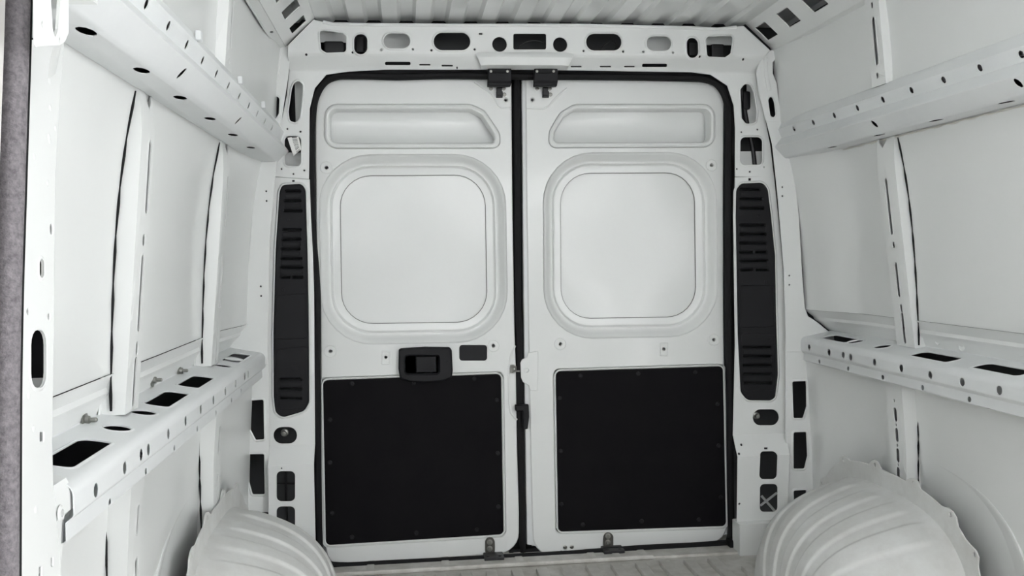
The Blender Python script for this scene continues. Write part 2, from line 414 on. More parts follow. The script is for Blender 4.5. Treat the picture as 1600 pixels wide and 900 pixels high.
    rib('roof_rib', FX(U(-.07)).px(1383, 80)[0] if sd > 0 else FX(U(-.06)).px(351, 70)[0], .075, 1.605, 1.89, urib, .03, [(.035, 1.735, .010, .070), (.035, 1.84, .006, .008), (.04, 1.635, .006, .008)])
    # --- roof side rail (cant rail) with square openings
    a_lo = Vector((.925 if sd > 0 else -.852, 0, 1.868)); a_hi = Vector((.815 if sd > 0 else -.745, 0, 1.968))
    CF = Frame(a_lo, (0, 1, 0), a_hi-a_lo); Lc = (a_hi-a_lo).length; hl = []
    if sd > 0: qs = [[(1179.4,46.5),(1199.5,32),(1216.6,49),(1196,62)],[(1211.5,25),(1234.6,9),(1253,28),(1231,42)],[(1249,-2),(1276,-20),(1296,3),(1267,20)]]
    else: qs = [[(452.7,41),(471.6,22),(476,33),(459,53)],[(441,17),(460,-6),(467,10),(448,30)],[(424,-8),(446,-36),(452,-20),(436,6)]]
    for q in qs:
        l = CF.pxs(q); yc = sum(p[0] for p in l)/4; hw = (max(p[0] for p in l)-min(p[0] for p in l))/2*.72
        hl.append(fil(rect(yc-hw, Lc*.30, yc+hw, Lc*.74), .004, 2))
    hl.append(circ((min(p[0] for h in hl for p in h)-.12, Lc*.32), .05, 16, .3))
    m = MB(); m.sheet(rect(YF, 0, -.07, Lc), hl, CF.map, .003, .001); m.rim(hl[-1], CF.map, .008, .004)
    # lower return of the side rail down to the skin
    lo1 = Vector((a_lo.x + sx*.028, 0, 1.862)); C2 = Frame(lo1, (0, 1, 0), a_lo-lo1); 
    m.sheet(rect(YF, 0, -.07, (a_lo-lo1).length), [circ((-.30, .014), .014, 10, .4)], C2.map, .002, .0005)
    hi1 = Vector((a_hi.x - sx*.05, 0, ZR+.004)); C3 = Frame(a_hi, (0, 1, 0), hi1-a_hi); m.sheet(rect(YF, 0, -.05, (hi1-a_hi).length), [], C3.map, .002, .0005)
    m.build('roof_side_rail', PAINT, wall)
    # dark joint line under the side rail
    tb = MB(); tb.tube([(lo1.x, y, 1.858) for y in (YF, -1.2, -.6, -.08)], .0035, 6); tb.build('joint_bead', SATIN, wall)
    return U, FX, bmap
UL, _, _ = side_objects(-1, wall_left)
URt, _, _ = side_objects(1, wall_right)

# bolts on the left strip, plugs on the right strip
for i, p in enumerate([(133.5,656.5),(239,594),(281,579.4),(312,558)]):
    y, z = FX(UL(.118)).px(*p); m = MB()
    m.lathe((UL(.120), y, z), (1, 0, 0), [(.001, 0), (.017, 0), (.017, .002), (.009, .003), (.008, .010), (.0045, .011), (.0045, .022), (.003, .024), (.0005, .024)], 12)
    m.build('stud_bolt', ZINC, wall_left, weighted=False)
for i, p in enumerate([(1434,525),(1464.4,532.6),(1501.6,541.6),(1596,550)]):
    y, z = FX(URt(.115)).px(*p); m = MB()
    m.lathe((URt(.118), y, z), (-1, 0, 0), [(.0005, .001), (.010, .0015), (.0115, .003), (.013, .002), (.014, 0)], 14)
    m.build('pressed_dimple', PAINT, wall_right, weighted=False)

# front plate of the left wall with its holes and the bracket that ends the belt rail
F = FX(UL(.002)); hl = []
def pxh(F, x0, y0, x1, y1, r): 
    l = F.pxs([(x0, y0), (x1, y0), (x1, y1), (x0, y1)]); return fil(l, r, 4)
hl = [pxh(F, 44, 516, 68, 606, .02), pxh(F, 57.5, 405, 64.5, 434, .016), pxh(F, 75, 350, 79.5, 366, .008), pxh(F, 38.5, 482, 42.5, 492, .006), pxh(F, 71.5, 490, 75.5, 500, .006), pxh(F, 59, 675, 65, 690, .002), pxh(F, 76.5, 871, 79.5, 885, .002), pxh(F, 57.5, 886, 61.5, 905, .002), pxh(F, 61, 32, 65, 43, .008), pxh(F, 89, 64, 92.5, 75, .008)]
hl = hl[:8]
out = F.pxs([(47, 62), (97, 62), (96, 75), (88, 180), (82, 300), (81, 500), (78, 690), (80, 760), (88, 840), (96, 960), (30, 960), (27, 700), (29, 450), (40, 180)])
m = MB(); m.sheet(out, hl, F.map, .003, .0012)
for h in hl[:2]: m.rim(h, F.map, .006, .002)
for (x, y) in [(74,128),(75,168),(73,214),(74,220),(71,286),(83,200),(50,245),(41,618),(49,670),(52,797)]:
    a, b = F.px(x, y); m.lathe(F.map(a, b, .003), F.n, [(.006, -.001), (.0045, .0006), (.002, .0012), (.0003, .0013)], 10)
edge = F.pxs([(97, 62), (96, 75), (88, 180), (82, 300), (81, 500), (78, 690), (80, 760), (88, 840), (96, 960)])
m.loft([[(UL(-.001), a, b) for a, b in edge], [(UL(.11), a, b) for a, b in edge]], closed=False)
m.build('post_plate', PAINT, wall_left)
F2 = FX(UL(-.100)); o2 = F2.pxs([(51, -45), (104, -45), (104, 52), (98, 66), (90, 72), (52, 74), (52, 40)])
h2 = [fil(F2.pxs([(73, -14), (90, -14), (86, 46), (80.5, 60), (77, 46)]), [0, 0, .004, .012, .004]), pxh(F2, 61, 33, 65, 43, .008), pxh(F2, 88.5, 58, 92, 67, .008)]
m = MB(); m.sheet(fil(o2, [0, 0, .01, .01, .01, .004, 0]), h2, F2.map, .003, .0012); m.rim(h2[0], F2.map, .006, .002)
e2 = F2.pxs([(104, -45), (104, 52), (98, 66), (90, 72), (84, 73)])
m.loft([[(UL(-.0995), a, b) for a, b in e2], [(UL(-.085), a+.03, b-.006*(k > 1)) for k, (a, b) in enumerate(e2)], [(UL(-.045), a+.13, b-.012*(k > 1)) for k, (a, b) in enumerate(e2)]], closed=False)
m.build('post_head', PAINT, wall_left)
m = MB(); m.box((UL(-.050), F2.px(80, 20)[0]+.12, 1.535), (.008, .36, .11)); m.box((UL(-.050), F2.px(80, 20)[0], 1.70), (.008, .10, .3)); m.box((UL(.098), -2.10, .82), (.006, .18, 1.24)); m.box((UL(.052), -2.035, .82), (.085, .004, 1.24)); m.build('cavity_shade_block', RUBBER, wall_left)  # black boxes added behind the post openings to give them deep shade
m = MB(); yb0, yb1 = -2.075, -1.965
brp = [(.030, .62), (.020, .70), (.016, .745), (.004, .756), (.004, .785), (.012, .802), (.03, .808), (.10, .811)]
m.loft([[(UL(u + (.03*(1-k/5) if z < .7 else 0)), yb0+(yb1-yb0)*k/5, z + .002 + (-.03*(1-k/5) if u > .02 and z > .8 else 0)) for u, z in brp] for k in range(6)], closed=False)
m.build('rail_end_bracket', PAINT, wall_left)
m = MB(); y, z = FX(UL(.004)).px(103, 800); m.lathe((UL(.002), -2.02, .765), (1, 0, 0), [(.012, 0), (.010, .003), (.006, .003), (.0055, -.002), (.0003, -.002)], 12); m.build('weld_nut', PAINT, wall_left, weighted=False)
# unseen front plates added to keep light out of the wall and roof cavities
for X0_, sx_, wall_ in ((XL, -1, wall_left), (XR, 1, wall_right)):
    m = MB(); m.box((X0_+sx_*.115, (YF if sx_ < 0 else YFR)+.01, .72), (.21, .02, 1.50)); m.box((X0_+sx_*.05, YF+.01, 1.75), (.32, .02, .58)); m.build('light_stop_plate', PAINT, wall_)
m = MB(); m.box((.02, YF-.2, 2.01), (2.32, .02, .07)); m.build('light_stop_plate', PAINT, ceiling)
# plastic clips along the upper rail, left
for p in [(311,54),(376,126),(412,164)]:
    x = UL(-.082); y, z = FX(x).px(*p); m = MB(); m.box((x, y, 1.594), (.012, .022, .02), bev=.003); m.build('rail_clip', SATIN, wall_left)

# ---------------------------------------------------------------- rear frame
def gh(z):
    t = min(max((z-1.785)/.062, 0), 1)
    return -.045 - .05*t*t*(3-2*t)
def rmap(g): return lambda a, b, h: (a, g(b)-h, b)
def rp(pts, g): return [surf_px(x, y, g) for x, y in pts]
def rbox(x0, y0, x1, y1, r, g): return fil(rp([(x0, y0), (x1, y0), (x1, y1), (x0, y1)], g), r/425, 5)
outer = rp([(428,276),(430,245),(439,192),(448,150),(452,110),(450,71),(490,31),(517,37),(640,40),(1000,40),(1110,45),(1162,41),(1203,79),(1188,95),(1182,115),(1186,150),(1195,185),(1203,225),(1209,276),
            (1148,276),(1148,200),(1146,165),(1136,134),(1110,117),(1080,113),(816,109),(600,109),(545,112),(510,117),(492,138),(484,170),(483,280)], gh)
H = []
H.append(fil(rp([(499,50),(505,48),(536,52),(541,58),(541,82),(510,83),(502,78)], gh), .012))
H.append(rbox(553.5, 53.5, 574, 85.5, 11, gh)); H.append(rbox(599.5, 52.5, 640.5, 76, 12, gh)); H.append(rbox(677.5, 51.5, 734.5, 79, 14, gh))
H.append(rbox(802, 53, 853, 77.5, 2.5, gh)); H.append(circ(surf_px(780.4, 69.6, gh), .0262, 20)); H.append(circ(surf_px(875, 70, gh), .0258, 20))
H.append(rbox(915.4, 53, 970.6, 79.5, 14, gh)); H.append(rbox(1010, 57, 1048, 79.5, 12, gh)); H.append(rbox(1072, 59.5, 1090, 91, 9, gh))
H.append(fil(rp([(1102,62),(1106,58),(1145,56),(1141,84),(1132,90),(1104,89)], gh), .010))
nlip = len(H)
for (x0, y0, x1, y1) in [(601.5,96.6,641.5,102),(655,100,672.4,102.6),(690,101.5,707.5,104),(891.4,103,908.5,105.4),(937,103,954.4,105.4),(975,103,991.6,105.4),(1003,99.6,1042,105),(713,104,715,108)]: H.append(rbox(x0, y0, x1, y1, 2.2, gh))
for (x, y) in [(596,78),(645,77.5),(674,79),(741.4,77.5),(911.5,80),(973.3,81),(1005,81),(1051,82.5),(1092.7,88.5),(1160.8,93),(478.6,85.5),(551,82)]: H.append(circ(surf_px(x, y, gh), .0042, 8))
H.append(rbox(748, 52, 753.5, 54.5, 1.2, gh))
for (x, y) in [(449,201.6),(469.6,206),(440,264),(475.6,266.4),(458.5,272),(1158,206.6),(1183,202.5),(1151,264),(1193.4,261),(1171,268.5)]: H.append(circ(surf_px(x, y, gh), .0034, 8))
sl = [fil(rp([(459,131),(466,126),(473,133),(473,150),(469,185),(463,192.5),(453,189),(451,175),(456,140)], gh), .012),
      rbox(445, 213, 470.5, 260, 7, gh),
      fil(rp([(1156,140),(1163,131.5),(1172,133),(1177,145),(1182,175),(1180,192),(1165,194),(1158,185)], gh), .014), rbox(1156, 214.5, 1190.5, 257.5, 8, gh)]
lips = H[:nlip] + sl
m = MB(); m.sheet(outer, H + sl, rmap(gh), .004, .0015, cuts=[(1, 1.785+.062*k/8) for k in range(9)])
for h in lips[:4] + lips[7:11] + sl: m.rim(h, rmap(gh), .008, .004, .004)
header = m.build('header_panel', PAINT, wall_rear)
# raised centre box of the header
def ring(x0, x1, zt, zb, y): return [(x0, y, zt), (x1, y, zt), (x1, y, zb), (x0, y, zb)]
hx0, hz0 = surf_px(757, 88, gh); hx1, hz1 = surf_px(882, 88, gh)
m = MB(); zz = [surf_px(816, yy, gh)[1] for yy in (83, 88, 93, 107, 110)]
m.loft([[(hx0-.03+dx, y, z), (hx0+dx, y-.012, z), (hx1-dx, y-.012, z), (hx1+.03-dx, y, z)] for dx, y, z in ((0, -.096, zz[0]), (0, -.105, zz[1]), (.004, -.108, zz[2]), (.016, -.10, zz[3]), (.018, -.06, zz[4]))], closed=False)
m.build('header_ledge', PAINT, wall_rear)
# ridge above the header, where the roof sheet lands
m = MB(); m.tube([(*[surf_px(x, y, gh)[0]], -.10, surf_px(x, y, gh)[1]) for x, y in [(505,35),(520,38),(570,39),(700,40),(900,40),(1080,44),(1120,46),(1150,43)]], .006, 8); m.build('roof_joint_flange', PAINT, wall_rear)
# painted inner panels seen through some of the openings
for (x0, y0, x1, y1) in [(594,48,646,82),(1004,52,1054,84),(497,44,545,66),(1098,54,1150,70),(440,238,476,264),(1152,236,1196,262),(462,122,476,196),(1168,128,1186,198)]:
    a0_, b0_ = FY(.005).px(x0, y1); a1_, b1_ = FY(.005).px(x1, y0)
    m = MB(); m.box(((a0_+a1_)/2, .01, (b0_+b1_)/2), (a1_-a0_, .008, b1_-b0_), bev=.002); m.build('inner_panel', PAINT, wall_rear)
# dark boxes and wires inside the header openings
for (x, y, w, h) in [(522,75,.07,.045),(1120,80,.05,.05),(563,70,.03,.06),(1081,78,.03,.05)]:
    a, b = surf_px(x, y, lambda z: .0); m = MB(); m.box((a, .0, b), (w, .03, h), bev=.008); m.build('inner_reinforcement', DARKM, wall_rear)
def cable(name, pts, r, lab, grp=None):
    m = MB(); m.tube(open_spline(pts, 8), r, 8); return tag(m.build(name, CABLE), lab, 'cable', grp)
def wp(x, y, Y): 
    f = FY(Y); a, b = f.px(x, y); return (a, Y, b)
cable('wire', [wp(808,80,-.05), wp(812,72,-.05), wp(822,65,-.05), wp(838,63,-.05), wp(849,66,-.05), wp(856,72,-.05)], .003, 'thin black wire arching inside the rectangular header opening')
cable('wire', [wp(936,82,-.05), wp(942,72,-.05), wp(952,65,-.05), wp(960,67,-.05), wp(962,74,-.05), wp(956,82,-.05)], .003, 'thin black wire loop inside the long oval header opening above right door')
cable('cable', [wp(1157,128,-.0), wp(1160,150,-.0), wp(1165,180,-.0), wp(1170,205,-.0), wp(1176,230,-.0), wp(1180,262,-.0)], .0085, 'black ribbed cable running down inside the right rear pillar')
m = MB(); a = wp(1166,157,-.005); m.box(a, (.03, .02, .07), bev=.01); tag(m.build('cable_connector', BLACKP), 'black plastic connector beside the cable in the right pillar slot', 'connector')
m = MB(); m.tube([wp(463,135,.02), wp(459,150,.02), wp(457,170,.02), wp(460,195,.02)], .013, 8); tag(m.build('cable_grommet', RUBBER), 'black rubber cable sleeve behind the left pillar slot', 'cable sleeve')
# barcode tag in the left pillar opening
q = [wp(449,215,-.062), wp(466.5,213.5,-.06), wp(471,233,-.06), wp(458.5,244,-.058)]
me = bpy.data.meshes.new('barcode_tag'); qq = [Vector(p) for p in q]; nb = [p + Vector((0, .0012, 0)) for p in qq]
me.from_pydata([tuple(p) for p in qq+nb], [], [(0,1,2,3),(7,6,5,4),(0,4,5,1),(1,5,6,2),(2,6,7,3),(3,7,4,0)])
uv = me.uv_layers.new(name='UVMap'); co = [(0,0),(0,1),(1,1),(1,0)]
for k in range(4): uv.data[k].uv = co[k]
me.materials.append(LABEL); bt = bpy.data.objects.new('barcode_tag', me); COL.objects.link(bt)
tag(bt, 'small white barcode tag hanging in the left pillar opening', 'tag')

# lower rear pillars
def glow(z0, z1):
    def g(z):
        if z > z0: return -.045
        if z > z1: return -.045 - (z0-z)/(z0-z1)*.055
        return -.10
    return g
gl = glow(.46, .40); gr = glow(.43, .36)
P = rp([(428,276.5),(484,280.5),(486,340),(489,395),(491,460),(491.5,560),(492,700),(494,880),(420,880),(419,730),(418,640),(418,520),(421,370)], gl)
ventL = [(437,300),(441,289),(472,287.5),(478,297),(481,400),(483,520),(483.5,628),(476,642),(442,652),(431,645),(428,620),(427.5,520),(431,390)]
ventR = [(1149,297),(1156,287),(1191,285.4),(1198.6,296),(1204,340),(1210,400),(1211.5,490),(1214.5,585),(1210,621),(1203,625.5),(1166,625),(1156,612),(1151.5,520),(1148.5,340)]
vl = fil(rp(ventL, gl), .035, 5); vr = fil(rp(ventR, gr), .035, 5)
hl = [offs(orient(vl, False), .0), rbox(427.6, 667, 464, 693, 14, gl), rbox(432.4, 736, 461, 783, 7, gl), rbox(432.4, 791, 461, 836, 7, gl), rbox(456.5, 281.5, 460.5, 285.5, .3, gl)]
for (x, y) in [(440, 731.5)]: hl.append(circ(surf_px(x, y, gl), .003, 6))
m = MB(); m.sheet(P, hl, rmap(gl), .004, .0015, cuts=[(1, .46), (1, .43), (1, .40)])
for h in hl[:1]: m.rim(h, rmap(gl), .009, .006, .004)
m.build('pillar_panel', PAINT, wall_rear)
P = rp([(1148,277),(1209,274),(1216,340),(1223,420),(1227,520),(1229,640),(1231,760),(1234,880),(1150,880),(1149,700),(1148,540),(1146,400)], gr)
hr = [orient(vr, False), rbox(1176, 639.5, 1216.5, 664.5, 13, gr), rbox(1186, 705, 1213, 748.5, 7, gr), rbox(1187, 756, 1214.5, 799.5, 7, gr), rbox(1193.5, 699, 1199, 702, .4, gr), rbox(1169, 278.5, 1173, 282.5, .3, gr)]
for (x, y) in [(1158,695),(1154.5,709),(1155,787)]: hr.append(circ(surf_px(x, y, gr), .0045, 8))
m = MB(); m.sheet(P, hr, rmap(gr), .004, .0015, cuts=[(1, .43), (1, .40), (1, .36)])
m.rim(hr[0], rmap(gr), .009, .006, .004)
m.build('pillar_panel', PAINT, wall_rear)
# box feet of the pillars
F = FY(-.13)
a0 = F.px(1166, 812); a1 = F.px(1216, 866)
m = MB(); m.box(((a0[0]+a1[0])/2, -.10, .055), (a1[0]-a0[0]+.06, .08, .125), bev=.006); m.build('pillar_foot', PAINT, wall_rear)
m = MB(); m.box((-.90, -.10, .055), (.20, .08, .125), bev=.006); m.build('pillar_foot', PAINT, wall_rear)
# things glimpsed inside the pillar openings
for (x, y, pr) in [(444,677,wall_rear),(1183,650,wall_rear)]:
    a, b = surf_px(x, y, lambda z: .0); m = MB(); m.lathe((a, .02, b), (0, -1, 0), [(.001, 0), (.014, 0), (.014, .012), (.008, .014), (.008, .03), (.0005, .031)], 10); m.build('hinge_bolt', ZINC, pr, weighted=False)
for x0, y0, x1, y1 in [(1188,790,1214,770),(1190,775,1212,800),(433,755,461,756),(447,736,447,783),(447,791,449,830)]:
    m = MB(); m.tube([wp(x0, y0, .01), wp(x1, y1, .01)], .005, 6); m.build('inner_brace', SATIN if x0 > 800 else DARKM, pr)
# outer closing plates beside the pillars, with openings (they face the camera)
gp = lambda z: -.075
def post_plate(name, out, holes, wall, extra=()):
    gp = (lambda z: -.075) if out[0][1] < 400 else (lambda z: -.0705)
    o = rp(out, gp); hh = [fil(rp(h, gp), .006, 4) for h in holes] + [circ(surf_px(x, y, gp), .0034, 8) for x, y in extra]
    m = MB(); m.sheet(o, hh, rmap(gp), .004, .0015)
    for h in hh[:len(holes)]: m.rim(h, rmap(gp), .009, .004, .004)
    m.build(name, PAINT, wall)
post_plate('post_plate', [(438,185),(430,280),(422,370),(419,520),(419,570),(350,570),(355,532),(377,511),(385,498),(387,430),(394,340),(396,295),(398,232),(400,195),(412,185)], [], wall_left, [(416,299),(416.5,314),(407.5,447.5),(408,462.5)])
post_plate('post_plate', [(419,555),(421,640),(421,800),(388,800),(383,766),(381,738),(387,704),(388,690),(381,670),(377,620),(376,575),(378,555)], [[(387,626),(412,624),(413,686),(400,687),(390,668)],[(389,712),(391,709),(413,709),(414,772),(395,772),(389,750)]], wall_left)
post_plate('post_plate', [(1197,190),(1206,225),(1214,300),(1224,420),(1227,520),(1227,550),(1306,550),(1302,524),(1275,502),(1262,494),(1257,480),(1253,430),(1248,340),(1242,285),(1246,262),(1258,246),(1250,215),(1228,190)], [], wall_right, [(1222,292.5),(1222,306.5),(1233,430.6),(1233,445)])
post_plate('post_plate', [(1227,535),(1227,830),(1270,830),(1273,724),(1270,675),(1265,660),(1268,640),(1271,592),(1280,570),(1280,535)], [[(1237,596),(1259,595),(1259.5,635),(1254,653),(1239,653)],[(1239,675),(1259,674.5),(1261,712),(1256,732),(1239,732)],[(1239,766),(1259,765),(1259,795),(1240,795)]], wall_right)
gq = lambda z: -.07
def corner_plate(name, out, slot, wall):
    m = MB(); o = rp(out, gq); s_ = fil(rp(slot, gq), .014, 5); m.sheet(o, [s_], rmap(gq), .004, .0015); m.rim(s_, rmap(gq), .007, .003, .004)
    a = rp([(out[0][0]*.5+out[1][0]*.5, out[0][1]*.5+out[1][1]*.5)], gq); m.build(name, PAINT, wall)
corner_plate('corner_plate', [(450,71),(454,82),(450,124),(438,200),(405,200),(413,156),(418,136),(421,116),(425,102),(426,83),(422,73)], [(423,155),(428,150),(437,152),(436,178),(430,187),(422,180)], wall_left)
corner_plate('corner_plate', [(1203,79),(1186,95),(1181,115),(1186,150),(1195,185),(1202,202),(1226,200),(1223,185),(1216,158),(1213,130),(1207,115),(1207,98),(1214,88),(1224,82),(1222,78)], [(1199.5,157),(1202,152),(1206,152),(1209,160),(1211.5,180),(1208,184),(1203,182)], wall_right)
for (pts, wall) in [([(437,82),(434,105),(431,130)], wall_left), ([(1196,92),(1197,115),(1202,142)], wall_right)]:
    m = MB(); m.tube([wp(x, y, -.074) for x, y in pts], .008, 8, flat=.6); m.build('pressed_bead', PAINT, wall)

# ---------------------------------------------------------------- vent covers on the pillars
def vent_cover(pts, g, slots, label, extras, subpanels):
    root = empty('vent_cover'); tag(root, label, 'vent cover', 'slotted pillar covers')
    o = offs(orient(fil(rp(pts, g), .035, 5), True), .001)
    hl = [rbox(x0, y-1.4, x1, y+1.4, 1.3, g) for (x0, x1, y) in slots]
    fm = lambda a, b, h: (a, g(b)-h-.002, b)
    m = MB(); m.sheet(o, hl, fm, .009, .004); m.build('cover_body', BLACKP, root)
    ys = sorted(set(s[2] for s in slots))
    for i in range(len(ys)-1):
        if ys[i+1]-ys[i] < 26:
            xs = [s for s in slots if s[2] == ys[i]]; x0 = min(s[0] for s in xs); x1 = max(s[1] for s in xs); yc = (ys[i]+ys[i+1])/2
            l = rbox(x0, yc-3.2, x1, yc+3.2, 2.0, g); mm = MB(); mm.sheet(l, [], lambda a, b, h: fm(a, b, h+.008), .003, .0015); mm.build('louver', BLACKP, root)
    for sp in subpanels:
        l = fil(rp(sp, g), .012, 5); pa = [fm(a, b, .009) for a, b in l]; mm = MB(); mm.tube(pa, .0018, 6, closed=True); mm.build('panel_edge', BLACKP, root)
    for (x, y, r) in extras:
        a, b = surf_px(x, y, g); mm = MB(); mm.lathe(fm(a, b, .008), (0, -1, 0), [(r, 0), (r, .0025), (r*.55, .003), (r*.5, -.002), (.0003, -.002)], 14); mm.build('fixing_boss', BLACKP, root, weighted=False)
    return root
vent_cover(ventL, gl, [(446.5,470,299),(445,470,314),(444,472,329.5),(442,470.5,359),(441.4,470.5,374),(440.5,469,389),(440,472,404),(439,473.5,418),(439,454,433),(457,473.5,433),(438,472,592),(438,472,607),(438,472,622)],
           'black slotted plastic cover with a chalky scratch on the left rear pillar', [(451,344,.006),(476,344,.004),(443,453,.006),(478,451,.005),(438,549,.008),(472,547,.006),(461,575,.018),(472,591,.005),(472,605,.005),(472,620,.005)],
           [[(432,462),(480,458),(481,528),(430,530)], [(431,545),(481,541),(481,632),(474,638),(436,640)]])
vent_cover(ventR, gr, [(1155,1186,296.5),(1155,1190,311),(1155,1192,325.5),(1154.5,1194,352),(1154.5,1195,366),(1154.5,1196,380),(1154.5,1176,394),(1180,1197,394),(1155,1198,407.5),(1155,1174,421.5),(1180,1199,421.5),(1159,1203,542.5),(1160,1204,556.5),(1160,1204,570.5),(1160,1204,584),(1160,1204,598)],
           'black slotted plastic cover on the right rear pillar, beside the wheel arch with tabs', [(1158,338,.005),(1183.5,337.5,.006),(1160,440,.005),(1195,440,.007),(1202,530,.007)],
           [[(1156,446),(1206,446),(1208,510),(1154,512)], [(1156,520),(1208,522),(1209,608),(1160,610)]])

# chalky scratch on the left cover is a shallow scuff of its own
m = MB(); m.tube(open_spline([wp(x, y, -.0555) for x, y in [(470,449),(463,454),(463,463),(455,468),(456,479),(449,485),(448,497)]], 4), [.0003+.0030*abs(math.sin(k*1.3)) for k in range(25)], 5, flat=.12, up=(0, 1, 0))
SCUFF = mat('chalk_scuff', (.12, .12, .125), .8)
vc = [o for o in COL.objects if o.name == 'vent_cover'][0]; m.build('scuff_mark', SCUFF, vc, weighted=False)

# ---------------------------------------------------------------- door seal
sp = [(487,300),(486,240),(488.5,180),(494,150),(508,128),(530,119),(560,118),(620,120),(700,118),(816,119.5),(940,120),(1060,122),(1105,125),(1126,138),(1137,165),(1138,200),(1138,300),(1137.5,420),(1138,520),(1140,640),(1141,760),(1141,838),(1120,850),(1000,857),(860,868),(760,873),(620,880),(530,884),(503,874),(498.5,840),(497,760),(496,640),(495.5,560),(496,480),(493,420),(489,370)]
fs = FY(-.03); path = [(a, -.03, b) for a, b in dense(fs.pxs(sp), 5)]
path = [(x, y, max(z, .006)) for x, y, z in path]
m = MB(); m.tube(path, .0132, 10, closed=True, flat=1.1); seal = tag(m.build('door_seal', RUBBER), 'black rubber weatherstrip framing both rear doors', 'door seal')
m = MB(); fq = FY(-.012); a, b = fq.px(1139, 846); m.box((a+.006, -.05, .022), (.05, .05, .03), bev=.008); m.build('seal_end_block', RUBBER, seal)

# ---------------------------------------------------------------- rear doors
FD = FY(0.0)
def dmap(a, b, h): return (a, -h, b)
def D(pts): return FD.pxs(pts)
def d1(x, y): return FD.px(x, y)
def recess(mb, poly, r0, steps, cap=False):
    """steps: (inset px, depth); poly sharp polygon in px"""
    P = orient(D(poly), True); loops = []
    for d, y in steps:
        q = inset_poly(P, d/425); l = fil(q, max(r0-d, 3)/425, 8); loops.append([(a, y, b) for a, b in l])
    mb.loft(loops, cap_last=cap); return loops
def prow(poly, r, d=0): return fil(inset_poly(orient(D(poly), True), d/425), r/425, 8)

def make_door(name, label, out, outr, hi, hir, win, pan, boss, rboss, extra_holes, screws, plug=None):
    root = empty(name); tag(root, label, 'door', kind='structure')
    holes = [prow(hi, hir), prow(win, 78), prow(pan, 9, -3)] + extra_holes
    for (x, y) in [b for b in boss] + [b for b in rboss]: holes.append(circ(d1(x, y), .0062, 10))
    m = MB(); m.sheet(fil(D(out), outr, 6), holes, dmap, .0, .004, back=-.045)
    # lips round the small bosses
    for (x, y) in boss:
        a, b = d1(x, y); m.lathe((a, 0.0, b), (0, -1, 0), [(.024, -.001), (.0225, .0016), (.020, .0016), (.019, .0003), (.0075, .0003), (.0064, -.004)], 20, False)
    for (x, y) in rboss:
        l = rbox(x-7, y-10, x+7, y+11, 2, lambda z: 0); m.rim(circ(d1(x, y), .0065, 12), dmap, .003, .001, 0); 
        m.loft([[(p[0], -hh, p[1]) for p in offs(orient(l, True), d)] for d, hh in ((0, 0), (.0015, .002), (.004, .002), (.005, .0004))])
    m.build('inner_panel', PAINT, root)
    # top recess: stepped rim, then the outer skin behind it
    m = MB(); recess(m, hi, hir, [(0, 0), (1.0, -.003), (3.5, -.005), (6, -.003), (7.5, .002), (8.2, .012), (8.2, .056)]); m.build('opening_flange', PAINT, root)
    m = MB(); L = prow(hi, hir, 5); m.grid(lambda a, b: (min(p[0] for p in L)+(max(p[0] for p in L)-min(p[0] for p in L))*a, .056+.010*(1-(2*b-1)**2), min(p[1] for p in L)+(max(p[1] for p in L)-min(p[1] for p in L))*b), 4, 10); m.build('skin_panel', PAINT, root)
    # window recess
    m = MB(); recess(m, win, 78, [(0, 0), (1.5, .0012), (4, .007), (7, .018), (10, .027), (12.5, .030), (14, .030), (15, .0285), (16, .030), (18, .037), (20, .039), (28.5, .040), (29.2, .0405), (29.2, .047)]); m.build('window_recess', PAINT, root)
    wn = orient(D(win), True); xs = [p[0] for p in wn]; zs = [p[1] for p in wn]
    xa, xb, za, zb = min(xs), max(xs), min(zs), max(zs); cx, cz = (xa+xb)/2, (za+zb)/2
    ix, iz = (xb-xa)/2-24/425, (zb-za)/2-24/425
    m = MB(); m.grid(lambda a, b: (cx+ix*(2*a-1), .047+.010*(1-(2*a-1)**2)*(1-(2*b-1)**2), cz+iz*(2*b-1)), 24, 24); m.build('window_blank', PAINT, root, weighted=False)
    bl = fil(inset_poly(wn, 29.6/425), 48/425, 8); m = MB(); m.tube([(a, .0445, b) for a, b in bl], .0013, 6, closed=True); m.build('groove_shade_line', GROOVE_SHADE, root, weighted=False)  # thin grey tube drawn as the shade in the groove round the blank
    # black lower board in its pressed surround
    m = MB(); recess(m, pan, 9, [(-3, 0), (-2.4, -.0035), (-1.4, -.0035), (-.4, -.001), (1.5, .004), (8, .006)]); m.build('board_surround', PAINT, root)
    m = MB(); m.sheet(prow(pan, 7, .4), [], lambda a, b, h: (a, .003-h, b), .006, .002); bd = m.build('door_board', BOARD, root)
    bd['label'] = 'black hardboard panel'
    sm = MB(); sm.lathe((0, 0, 0), (0, -1, 0), [(.0085, 0), (.0085, .002), (.0065, .0034), (.0035, .0036), (.003, .0018), (.0003, .0018)], 12); sme = sm.mesh('board_screw', BLACKP)
    for (x, y) in screws:
        a, b = d1(x, y); link_copy(sme, 'board_screw', (a, -.003, b), bd)
    # outer skin of the door and its closed edges
    o = orient(fil(D(out), outr, 6), True); m = MB(); m.loft([[(a, .045, b) for a, b in offs(o, .0)], [(a, .075, b) for a, b in offs(o, .01)]], cap_last=True); m.build('outer_skin', PAINT, root)
    return root
hiL = [(507,163.5),(736,163.5),(757,174),(780,208),(781,231),(507,231.5)]
hiR = [(1117,163.5),(897,163.5),(876,176),(859,204),(857,230.5),(1117,229.5)]
winL = [(499,249),(789,249),(791,519),(500,537)]
winL = [(498.5,243),(788,242),(793,533),(503,538)]
winR = [(849,240),(1118,239),(1121,524),(851,529)]
panL = [(504.5,594),(783,584),(787,835),(509,852)]
panR = [(868,580),(1129.5,572),(1134.5,822),(872,831)]
